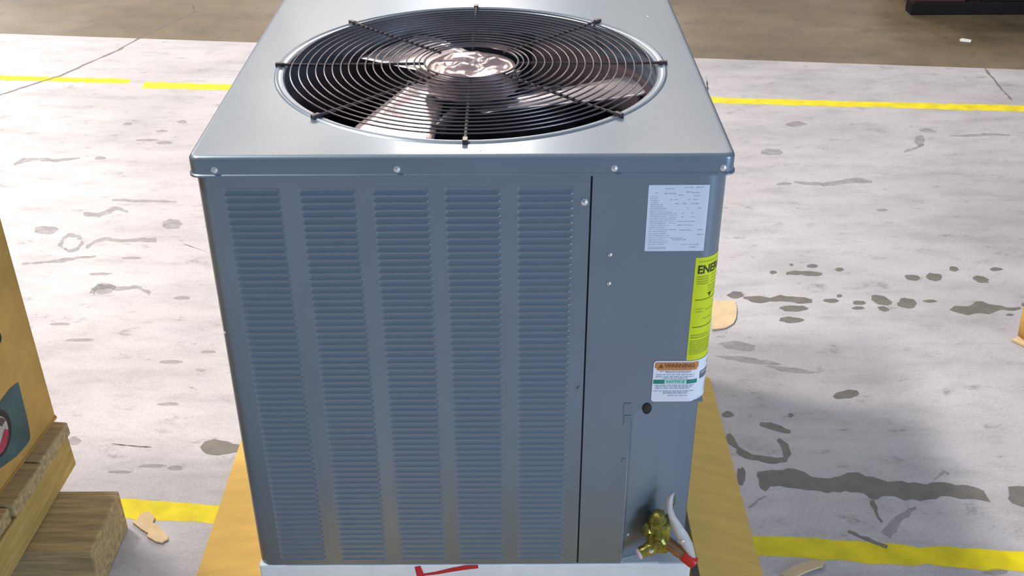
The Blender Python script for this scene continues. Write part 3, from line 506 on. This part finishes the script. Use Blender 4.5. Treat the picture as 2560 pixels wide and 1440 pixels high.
# wire fan grille
grille = None
ZG = ZT + .0045
gb = MB(); gb.tube([(FX + .0819*math.cos(2*PI*k/48), FY + .0819*math.sin(2*PI*k/48), ZG + .0028) for k in range(48)], .0019, 8, closed=True)
grille = gb.build('fan_grille', WIRE, unit)
radii = [.3077, .2935, .2795, .2650, .2510, .2373, .2232, .2099, .1957, .1818, .1683, .1540, .1400, .1262, .1120, .0985, .0897]
for i, r_ in enumerate(radii):
    r_ *= 1.0155
    b = MB(); n = 96 if r_ > .2 else 64
    z = ZG + .0030*(1 - (r_/.33)**2)
    b.tube([(FX + r_*math.cos(2*PI*k/n), FY + r_*math.sin(2*PI*k/n), z) for k in range(n)], .00145, 8, closed=True)
    b.build('grille_ring', WIRE, grille)
for k in range(8):
    a = k*PI/4 + .0009; ca, sa = math.cos(a), math.sin(a)
    b = MB(); pts = []
    for r_ in (.0805, .15, .25, .322, .334, .3385): pts.append((FX + r_*ca, FY + r_*sa, ZG - .0036 + .0030*(1 - (r_/.33)**2) + (.0022 if r_ > .32 else 0)))
    b.tube(pts, .0026, 8)
    b.box((FX + .3275, FY - .0042, ZT - .0002), (FX + .3425, FY + .0042, ZT + .0070), bev=.0012, rot=a, piv=(FX, FY, 0))
    b.build('grille_spoke', SPOKE, grille)

# fan and motor cap
fan_c = Vector((FX, FY, ZT - .048))
b = MB(); b.lathe(fan_c - Vector((0, 0, .02)), (0, 0, 1), [(.060, 0), (.062, .004), (.062, .030), (.055, .034)], 32)
fan = b.build('fan', SPOKE, unit)
def blade(a0, slope):
    """wide swept paddle: u runs outwards, v across"""
    b = MB(); rows = []; nu, nv = 14, 8
    ca, sa = math.cos(a0), math.sin(a0)
    for i in range(nu + 1):
        u = -.030 + .345*i/nu; row = []
        for j in range(nv + 1):
            s_ = j/nv; v = (-.118 - .058*min(1, max(0, u/.2)))*(1 - s_) - .046*s_
            r_ = math.hypot(u, v); k = min(1, .304/r_); uu, vv = u*k, v*k
            h = -(vv + .11)*slope - .004*(1 - (2*s_ - 1)**2) + .006*(1 - i/nu)
            row.append(fan_c + Vector((uu*ca - vv*sa, uu*sa + vv*ca, h)))
        rows.append(row)
    b.grid(rows, True)
    o = b.build('fan_blade', BLADE, fan)
    md = o.modifiers.new('thickness', 'SOLIDIFY'); md.thickness = .0018; md.offset = 0
    return o
for a0 in (267, 147, 27): blade(R(a0), .14)
for a0 in (250, 130, 10):                              # arms that carry the blades
    b = MB(); ca, sa = math.cos(R(a0)), math.sin(R(a0))
    b.tube([fan_c + Vector((.05*ca, .05*sa, -.012)), fan_c + Vector((.16*ca, .16*sa, -.012))], .012, 8); b.build('blade_arm', SPOKE, fan)
b = MB(); nr, na = 16, 40; rows = []
for i in range(nr):
    t = i/(nr-1); r_ = .0825*t; row = []
    for j in range(na):
        a = 2*PI*j/na; x, y = r_*math.cos(a), r_*math.sin(a)
        h = .013*math.sqrt(max(0, 1 - t**2.6)) - (.03 if i == nr-1 else 0)
        w = .0075*noise.noise((x*26, y*26, 2.1)) + .0030*noise.noise((x*60, y*60, 5.3)) + .0012*abs(noise.noise((x*110, y*110, 9)))
        w *= 1 - t**4
        row.append((FX + x, FY + y, ZT - .007 + h + (w if 0 < i < nr-1 else (.001 if i == 0 else 0))))
    rows.append(row)
b.grid(rows, True, cu=True); b.build('motor_cap', FOIL, unit)

# ---------------------------------------------------------------- labels on the skin
def sticker(b, u0, u1, z0, z1, off, r=0.0, th=.0003, slope=0):
    us = []; n = max(2, int((u1 - u0)/.004) + 1)
    us = sorted(set(frange(u0, u1, n) + ([u0 + r*(1 - math.cos(t)) for t in frange(0, PI/2, 5)] + [u1 - r*(1 - math.cos(t)) for t in frange(0, PI/2, 5)] if r else [])))
    def ins(u):
        d = min(u - u0, u1 - u)
        return 0 if d >= r or r == 0 else r - math.sqrt(max(0, r*r - (r - d)**2))
    skin(b, us, lambda u: z0 + ins(u) + slope*(u-u0), lambda u: z1 - ins(u) + slope*(u-u0), off, th)
def lettering(b, s, u0, zb, height, width, off, bold=.0, mono=False):
    c = bpy.data.curves.new('t', 'FONT'); c.body = s; c.size = 1; c.offset = bold; c.resolution_u = 2
    o = bpy.data.objects.new('t', c); COL.objects.link(o); dg = bpy.context.evaluated_depsgraph_get(); me = bpy.data.meshes.new_from_object(o.evaluated_get(dg))
    bm = bmesh.new(); bm.from_mesh(me); xs = [v.co.x for v in bm.verts]; y = [v.co.y for v in bm.verts]
    x0, x1, y0, y1 = min(xs), max(xs), min(y), max(y)
    for v in bm.verts:
        v.co = PF(u0 + (v.co.x - x0)/(x1 - x0)*width, zb + (v.co.y - y0)/(y1 - y0)*height, off)
    b.add(bm); bpy.data.objects.remove(o); bpy.data.curves.remove(c); bpy.data.meshes.remove(me)

# rating plate
b = MB(); sticker(b, .6755, .7660, .7786, .8904, .0004, r=.0015)
plate = b.build('rating_plate', WHITEP, unit, label='white rectangular rating plate covered in fine grey print')
b = MB(); rnd = random.Random(3)
def PL(x, y): return .6755 + x*.0905, .8904 - y*.1118          # plate fractions to skin
bars = []
def words(x0, x1, y, h=.011):
    x = x0
    while x < x1 - .015:
        w = min(rnd.uniform(.02, .07), x1 - x); bars.append((x, x + w, y, h*rnd.uniform(.8, 1.2))); x += w + .012
for x0, x1, y in [(.28, .44, .055), (.60, .73, .035), (.78, .90, .035), (.62, .72, .105), (.72, .84, .115), (.12, .17, .115), (.26, .48, .125), (.50, .58, .15), (.75, .86, .16),
    (.36, .40, .215), (.44, .50, .215), (.66, .70, .215), (.75, .82, .215), (.46, .52, .275), (.58, .66, .275), (.72, .86, .275), (.66, .68, .345), (.84, .90, .345),
    (.58, .61, .42), (.74, .80, .42), (.58, .61, .475), (.74, .80, .475), (.52, .80, .545), (.52, .80, .60), (.38, .50, .67), (.56, .76, .675), (.86, .95, .67), (.86, .97, .745),
    (.42, .64, .80), (.46, .70, .825), (.62, .72, .90), (.76, .90, .90), (.74, .88, .94)]: words(x0, x1, y)
for k in range(26):
    y = .17 + k*.0292
    words(.05, (.20 if k < 4 else .30 if k < 8 else .38) + rnd.uniform(-.05, .03), y, .008)
    if 9 <= k <= 14: words(.37, .50, y - .01, .007)
words(.05, .36, .945, .012); words(.05, .36, .965, .008)
for x0, x1, y, h in bars:
    u0, z1 = PL(x0, y - h/2); u1, z0 = PL(x1, y + h/2); b.f([b.v(PF(u, z, .00055)) for u, z in ((u0, z0), (u1, z0), (u1, z1), (u0, z1))])
b.build('fine_print', INK, plate, kind='stuff')

# yellow energy label folded round the corner
b = MB(); Y0, Y1 = .7556, .888
def ysk(us_, off, zl, zh): skin(b, us_, zl, zh, off, .0003)
ysl = lambda u: .5745; ysh = lambda u: .7664
ysk(frange(Y0, Y1, 34), .0004, ysl, ysh)
en_l = b.build('energy_label', YELLOW, unit, label='bright yellow label with heavy black heading wrapped round the corner')
b = MB(); lettering(b, 'ENERGYGUIDE', .7603, .7372, .0158, .110, .0006, bold=.035); b.build('heading', INKD, en_l, label='black letters ENERGYGUIDE')
b = MB()
def yb(u0, u1, z, h): sticker(b, u0, u1, z - h/2, z + h/2, .00045, th=.0001)
yb(.761, .875, .7590, .0022)
for k in range(4): yb(.7600, .7800, .7318 - k*.0042, .0026)
for k in range(3): yb(.7850, .8700, .7318 - k*.0062, .0020)
for k in range(4): yb(.7800, .8050, .7130 - k*.0045, .0022)
for u0, u1, z in ((.762, .777, .6725), (.762, .774, .6675), (.780, .800, .6690), (.776, .84, .6530), (.80, .86, .676)): yb(u0, u1, z, .0024)
for k in range(2): yb(.7585, .79 + k*.03, .6230 - k*.0045, .0028)
for k in range(8): yb(.7580, .8650 - (k % 3)*.008, .6120 - k*.0036, .0025)
b.build('small_print', INKY, en_l, kind='stuff')
b = MB()
for u0, u1, z in ((.7605, .860, .6895), (.7600, .862, .6385)): sticker(b, u0, u1, z - .0006, z + .0006, .0006, th=.0001)
b.f([b.v(PF(u, z, .0007)) for u, z in ((.7815, .7000), (.7895, .7000), (.7855, .6920))])
b.build('scale_line', INKD, en_l)

# warning and notice label below it
b = MB(); sticker(b, .7030, .8560, .4915, .5738, .0009, r=.0055)
wl = b.build('warning_label', WHITEP2, unit, label='white label with orange warning bar and green notice bar')
b = MB(); sticker(b, .7052, .7772, .5590, .5712, .0012, r=.003, th=.0001); sticker(b, .7085, .7750, .5555, .5590, .0011, th=.0001); b.build('orange_bar', ORANGE, wl)
b = MB(); lettering(b, 'WARNING', .7205, .5608, .0078, .0500, .0014, .03)
b.f([b.v(PF(u, z, .0014)) for u, z in ((.7115, .5605), (.7192, .5605), (.7154, .5685))]); b.build('warning_heading', INKB, wl, label='dark letters WARNING beside a triangle')
b = MB(); sticker(b, .7045, .7768, .5283, .5365, .0012, th=.0001); b.build('green_bar', GREEN, wl)
b = MB(); sticker(b, .7230, .7590, .5287, .5361, .00135, th=.0001); b.build('notice_panel', MINT, wl)
b = MB(); lettering(b, 'NOTICE', .7262, .5300, .0050, .0300, .0016, .01); b.build('notice_heading', GREEN, wl, label='green letters NOTICE')
b = MB(); rnd = random.Random(5)
for z, u0, u1 in ((.5535, .713, .768), (.5508, .724, .764), (.5465, .708, .772), (.5425, .708, .772), (.5395, .72, .76), (.5250, .708, .772), (.5220, .708, .770), (.5190, .708, .765), (.5135, .706, .772), (.5110, .722, .766), (.5085, .722, .760), (.5040, .73, .762), (.5600, .798, .83), (.5570, .80, .835), (.5180, .797, .84), (.5130, .795, .84), (.5080, .795, .838), (.5030, .796, .835)):
    u = u0
    while u < u1 - .002:
        w = min(rnd.uniform(.003, .011), u1 - u); sticker(b, u, u + w, z - .0008, z + .0008, .00115, th=.0001); u += w + .0016
b.build('fine_print', INK, wl, kind='stuff')
b = MB(); sticker(b, .7815, .8530, .5335, .5490, .0012, r=.002, th=.0001); b.build('slate_bar', SLATE, wl)
b = MB(); sticker(b, .7840, .7980, .5430, .5475, .00135, th=.0001); b.build('bar_window', INK, wl)

# service valve in the recess
VC = Vector((.735, .004, .165))
VZ = .022
b = MB(); b.box((.716, -.012, .136 + VZ), (.754, .024, .204 + VZ), bev=.006)
b.lathe((.732, .004, .198 + VZ), (0, 0, 1), [(.016, 0), (.0165, .004), (.0165, .013), (.012, .017), (.012, .024), (.006, .027)], 6, False)
b.lathe((.735, -.010, .172 + VZ), (-.25, -1, .1), [(.013, 0), (.014, .003), (.014, .012), (.0095, .015), (.0095, .020)], 6, False)
b.lathe((.722, .002, .186 + VZ), (-1, -.35, .25), [(.011, 0), (.012, .003), (.012, .012), (.008, .016)], 6, False)
b.lathe((.742, .026, .180 + VZ), (0, 1, 0), [(.011, 0), (.011, .012)], 12)
valve = b.build('service_valve', BRASS, unit, label='brass service valve in the cut away corner')
b = MB(); b.lathe((.729, -.004, .149 + VZ), (-1, -.30, -.32), [(.010, 0), (.013, .004), (.013, .014), (.011, .017), (.011, .030)], 12); b.build('flare_nut', BRASS, valve)
b = MB(); b.lathe((.7025, -.0125, .1405 + VZ), (-1, -.30, -.32), [(.0105, 0), (.0108, .002), (.0105, .005), (.007, .0065)], 16); b.build('port_cap', PINKCAP, valve, label='pale pink round cap')
b = MB(); p0 = Vector((.748, .000, .158 + VZ)); dr = Vector((.70, -.34, -.42)).normalized()
b.lathe(p0, dr, [(.0115, 0), (.0115, .035), (.0100, .036), (.0100, .048)], 16); b.build('tube_stub', COPPER, valve)
b = MB(); b.lathe(p0 + dr*.040, dr, [(.0112, 0), (.0118, .002), (.0118, .022), (.0105, .026), (.005, .0275)], 16); b.build('tube_cap', REDCAP, valve, label='red plastic cap')
b = MB(); b.lathe((.7215, -.016, .150 + VZ), (-.2, -1, .2), [(.004, 0), (.004, .004), (.002, .005)], 8); b.build('bolt', SCREW, valve)

# paper tag tied to the valve: a twisted strip
tg = empty('hang_tag', (.766, -.008, .20), 'creased white paper tag dangling from the brass valve', 'tag')
ctr = [((.7535, .010, .262), (.006, 0, .004), .3), ((.7500, .006, .250), (.007, .001, .001), .2), ((.7510, .000, .232), (.006, .004, .001), 0), ((.7560, -.004, .218), (.007, .002, .002), 0), ((.7640, -.010, .202), (.010, -.001, .005), 0), ((.7740, -.016, .186), (.011, .002, .006), 0), ((.7850, -.020, .166), (.011, .002, .003), 0), ((.7950, -.024, .144), (.006, .001, .002), 0), ((.8015, -.026, .128), (.0025, 0, .001), 0)]
b = MB(); rows = [[Vector(c) - Vector(w)*.85 + Vector((0, 0, VZ)), Vector(c) + Vector((0, -.002, .001 + VZ)), Vector(c) + Vector(w)*.85 + Vector((0, 0, VZ))] for c, w, _ in ctr]
b.grid(rows, True); o = b.build('tag_paper', TAGP, tg); md = o.modifiers.new('thickness', 'SOLIDIFY'); md.thickness = .0006
b = MB(); b.tube([(x, y, z + VZ) for x, y, z in ((.7535, .010, .262), (.760, .012, .256), (.7605, .010, .240), (.752, .008, .222), (.745, .006, .205))], .0012, 6); b.build('tag_tie', mat('green_wire', (.16, .18, .06), .5, var=.2, vscale=40), tg)
b = MB(); b.lathe((.7745, -.0205, .1765 + VZ), (-.2, -1, .3), [(.0032, 0), (.0032, .001), (.002, .0018)], 10); b.build('eyelet', SCREW, tg)

# ---------------------------------------------------------------- base and board below the unit
TB = .0105
base = empty('shipping_base', (.4, .36, TB), 'white base slab under the condenser with a red marker arrow', 'base')
b = MB(); b.box((.0040, .0030, TB), (.8000, .800, ZB - .0002), bev=.004); b.build('base_slab', FOAM, base)
b = MB(); yf = .0026
def stroke(pts, w):
    for i in range(len(pts)-1):
        (x0, z0), (x1, z1) = pts[i], pts[i+1]; l = math.hypot(x1-x0, z1-z0); nx, nz = -(z1-z0)/l, (x1-x0)/l; a, c = w[i]/2, w[i+1]/2
        b.f([b.v(p) for p in ((x0+nx*a, yf, z0+nz*a), (x1+nx*c, yf, z1+nz*c), (x1-nx*c, yf, z1-nz*c), (x0-nx*a, yf, z0-nz*a))])
stroke([(.2960, .1165), (.2985, .104), (.3015, .088), (.304, .070)], [.011, .013, .015, .012])
yf = .0024; stroke([(.3030, .0945), (.330, .0990), (.362, .1080), (.385, .1130), (.408, .1150)], [.005, .007, .010, .011, .008])
b.build('red_marking', REDINK, base, label='red marker arrow strokes')
tray = empty('cardboard_sheet', (.4, .3, 0), 'flat brown corrugated cardboard sheet spread under the condenser', 'cardboard')
b = MB(); b.box((-.002, -.30, .004), (.8230, .738, .0100)); b.build('centre_board', CARD, tray)
def flap(x0, x1, z0, z1, y0, y1):
    b = MB(); t = .006
    b.grid([[(x0, y0, z0), (x1, y0, z1)], [(x0, y1, z0), (x1, y1, z1)]], False); b.grid([[(x0, y0, z0-t), (x1, y0, z1-t)], [(x0, y1, z0-t), (x1, y1, z1-t)]], False)
    for p, q in (((x0, y0), (x1, y0)), ((x1, y0), (x1, y1)), ((x1, y1), (x0, y1)), ((x0, y1), (x0, y0))):
        zz = {x0: z0, x1: z1}; b.f([b.v(k) for k in ((*p, zz[p[0]]), (*q, zz[q[0]]), (*q, zz[q[0]]-t), (*p, zz[p[0]]-t))])
    bmesh.ops.remove_doubles(b.bm, verts=b.bm.verts[:], dist=1e-5); return b.build('side_flap', CARD, tray)
flap(.8270, .9600, .0560, .0090, -.30, .738); flap(-.0060, -.1485, .0300, .0080, -.30, .738)

# ---------------------------------------------------------------- carton on its pallet at the left
carton = empty('cardboard_carton', (-.78, .02, .212), 'tall brown cardboard carton with dark printed emblem standing on the wooden pallet', 'box')
RC = -.105 + .0                                         # turned a little, far edge towards the unit
P0 = Vector((-.469, .330, 0)); DN = Vector((-math.sin(.105), -math.cos(.105), 0)); NN = Vector((math.cos(.105), -math.sin(.105), 0))
def CP(s, d, z): return P0 + DN*s - NN*d + Vector((0, 0, z))  # s along the side face, d into the carton
CH = 1.02; CL = .72; CWD = .70; ZC = .212
def cbox(b, s0, s1, d0, d1, z0, z1, bev=0):
    q = bmesh.new(); bmesh.ops.create_cube(q, size=1)
    for v in q.verts: v.co = CP(s0 + (v.co.x+.5)*(s1-s0), d0 + (v.co.y+.5)*(d1-d0), z0 + (v.co.z+.5)*(z1-z0))
    if bev: bmesh.ops.bevel(q, geom=q.edges[:], offset=bev, segments=2, affect='EDGES')
    b.add(q)
b = MB(); cbox(b, 0, CL, 0, CWD, ZC, ZC + CH - .003, .004); b.build('carton_body', CARDBOX, carton)
b = MB(); cbox(b, .004, CL - .004, .003, CWD/2 - .001, ZC + CH - .004, ZC + CH, .001); b.build('top_flap', CARDBOX, carton)
b = MB(); cbox(b, .004, CL - .004, CWD/2 + .001, CWD - .003, ZC + CH - .004, ZC + CH, .001); b.build('top_flap', CARDBOX, carton)
def decal(poly, d, name, m, parent): 
    b = MB(); b.f([b.v(CP(s, -d, z)) for s, z in poly]); return b.build(name, m, parent, recalc=False)
em = decal([(.080, .3592), (.0825, .320), (.0846, .2806), (.0885, .250), (.0920, .2365), (.098, .2305), (.110, .2290), (.149, .2325), (.20, .248), (.23, .264), (.27, .30), (.262, .335), (.23, .352), (.1466, .3642), (.11, .3660)], .0008, 'printed_emblem', TEAL, carton)
def oval(cs, cz, rs, rz, n=28): return [(cs + rs*math.cos(2*PI*k/n), cz + rz*math.sin(2*PI*k/n)) for k in range(n)]
decal(oval(.181, .312, .045, .046), .0012, 'oval_ring', RINGB, em); decal(oval(.184, .311, .036, .037), .0015, 'oval_field', PALEP, em)
decal([(.150, .298), (.1535, .290), (.163, .281), (.178, .275), (.195, .276), (.188, .290), (.174, .300), (.160, .309)], .0018, 'red_shape', REDP, em)
decal([(.150, .322), (.158, .334), (.172, .342), (.176, .330), (.165, .318)], .0018, 'brown_shape', mat('brown_print', (.10, .06, .05), .7, var=.2, vscale=20), em)
b = MB(); decal(oval(.100, .474, .010, .012, 14), .0008, 'dark_mark', RINGB, carton)

pal = empty('wooden_pallet', (-.72, .05, 0), 'rough wooden pallet under the carton with thick runners', 'pallet')
def timber(name, lo, hi, m, bev=.003, rot=0, piv=(0, 0, 0)):
    b = MB(); b.box(lo, hi, bev=bev, rot=rot, piv=piv, jit=.0012); return b.build(name, m, pal)
# cross runners on the floor, stringers along, deck boards across
timber('runner', (-1.12, .060, 0), (-.327, .232, .100), WOOD, .004)
timber('runner', (-1.12, -.30, 0), (-.335, -.13, .100), WOOD, .004)
PV = (-.442, .315, 0)
for k, d in enumerate((0, .30, .60)):
    timber('stringer', (-.500 - d, -.40, .1005), (-.442 - d, .315, .1780), WOODY, .003, R(-2.5), PV)
y1 = .318
for k in range(5):
    w = (.124, .120, .128, .118, .122)[k]; y0 = y1 - w
    timber('deck_board', (-1.10, y0, .1790), (-.4335 - (.004, 0, .006, .002, .003)[k], y1, .2100), WOOD, .003, R(-4.5), PV); y1 = y0 - .006

# ---------------------------------------------------------------- scraps and things on the floor
def scrap(name, poly, label, cat, m, th=.004, curl=.004, bits=None):
    b = MB(); n = len(poly); P = []
    for i in range(n):
        a, c = Vector(poly[i]), Vector(poly[(i+1) % n]); P += [a, a.lerp(c, .5) + Vector((noise.noise((a.x*90, a.y*90, 1)), noise.noise((a.x*70, a.y*70, 4))))*.0025]
    cx = sum(p.x for p in P)/len(P); cy = sum(p.y for p in P)/len(P)
    def zz(p): return .0012 + curl*(((p.x-cx)**2 + (p.y-cy)**2)/.004)*(.5 + noise.noise((p.x*15, p.y*15, 3)))
    top = [b.v((p.x, p.y, max(.001, zz(p)) + th)) for p in P]; bot = [b.v((p.x, p.y, max(.0008, zz(p)))) for p in P]
    ct = b.v((cx, cy, .0012 + th)); cb = b.v((cx, cy, .0008)); m_ = len(P)
    for i in range(m_):
        j = (i+1) % m_; b.f((top[i], top[j], ct)); b.f((bot[j], bot[i], cb)); b.f((bot[i], bot[j], top[j], top[i]))
    o = b.build(name, m, None, at=(cx, cy, 0)); return tag(o, label, cat)
scrap('cardboard_scrap', SCRAP_NEAR, 'torn pale cardboard scrap on the floor beside the pallet, touching the yellow line', 'scrap', SCRAP)
scrap('cardboard_scrap', SCRAP_BEHIND, 'rounded pale cardboard scrap peeking out behind the yellow label', 'scrap', SCRAP, curl=.001)
scrap('cardboard_scrap', SCRAP_RIGHT, 'tan cardboard strip lying below the yellow line at lower right', 'scrap', SCRAP)
scrap('paper_scrap', PAPER_OUT, 'tiny white paper scrap on the dark far concrete', 'scrap', PAPER, th=.002, curl=.001)
se = empty('torn_carton_piece', (1.835, .90, 0), 'torn tan carton piece with raised corner at the right edge of the picture', 'scrap')
b = MB(); b.prism([(1.772, .905), (1.800, .868), (1.845, .845), (1.93, .80), (1.96, .90), (1.90, .97), (1.815, .93)], .001, .006); b.build('flat_piece', SCRAP, se)
b = MB(); b.grid([[(1.800, .925, .006), (1.812, .885, .006), (1.86, .87, .006), (1.93, .88, .006)], [(1.798, .930, .045), (1.808, .893, .040), (1.858, .88, .05), (1.93, .89, .06)], [(1.800, .940, .085), (1.815, .905, .055), (1.86, .895, .085), (1.93, .90, .10)]], True)
o = b.build('raised_flap', CARDBOX, se); md = o.modifiers.new('thickness', 'SOLIDIFY'); md.thickness = .005

dk = empty('steel_skid', (2.95, 4.05, 0), 'black steel skid far back at the top right corner', 'skid')
for y0 in (3.69, 4.20):
    b = MB(); b.box((2.385, y0, .0), (3.75, y0 + .09, .060), bev=.006); b.build('skid_rail', STEELB, dk)
for x0 in (2.40, 2.72, 3.06, 3.40):
    b = MB(); b.box((x0, 3.70, .0605), (x0 + .24, 4.28, .078), bev=.003); b.build('deck_plank', RUST if x0 < 2.7 else STEELB, dk)
b = MB(); b.box((2.42, 3.74, .0785), (3.70, 4.25, .42), bev=.01); b.build('skid_case', STEELB, dk)
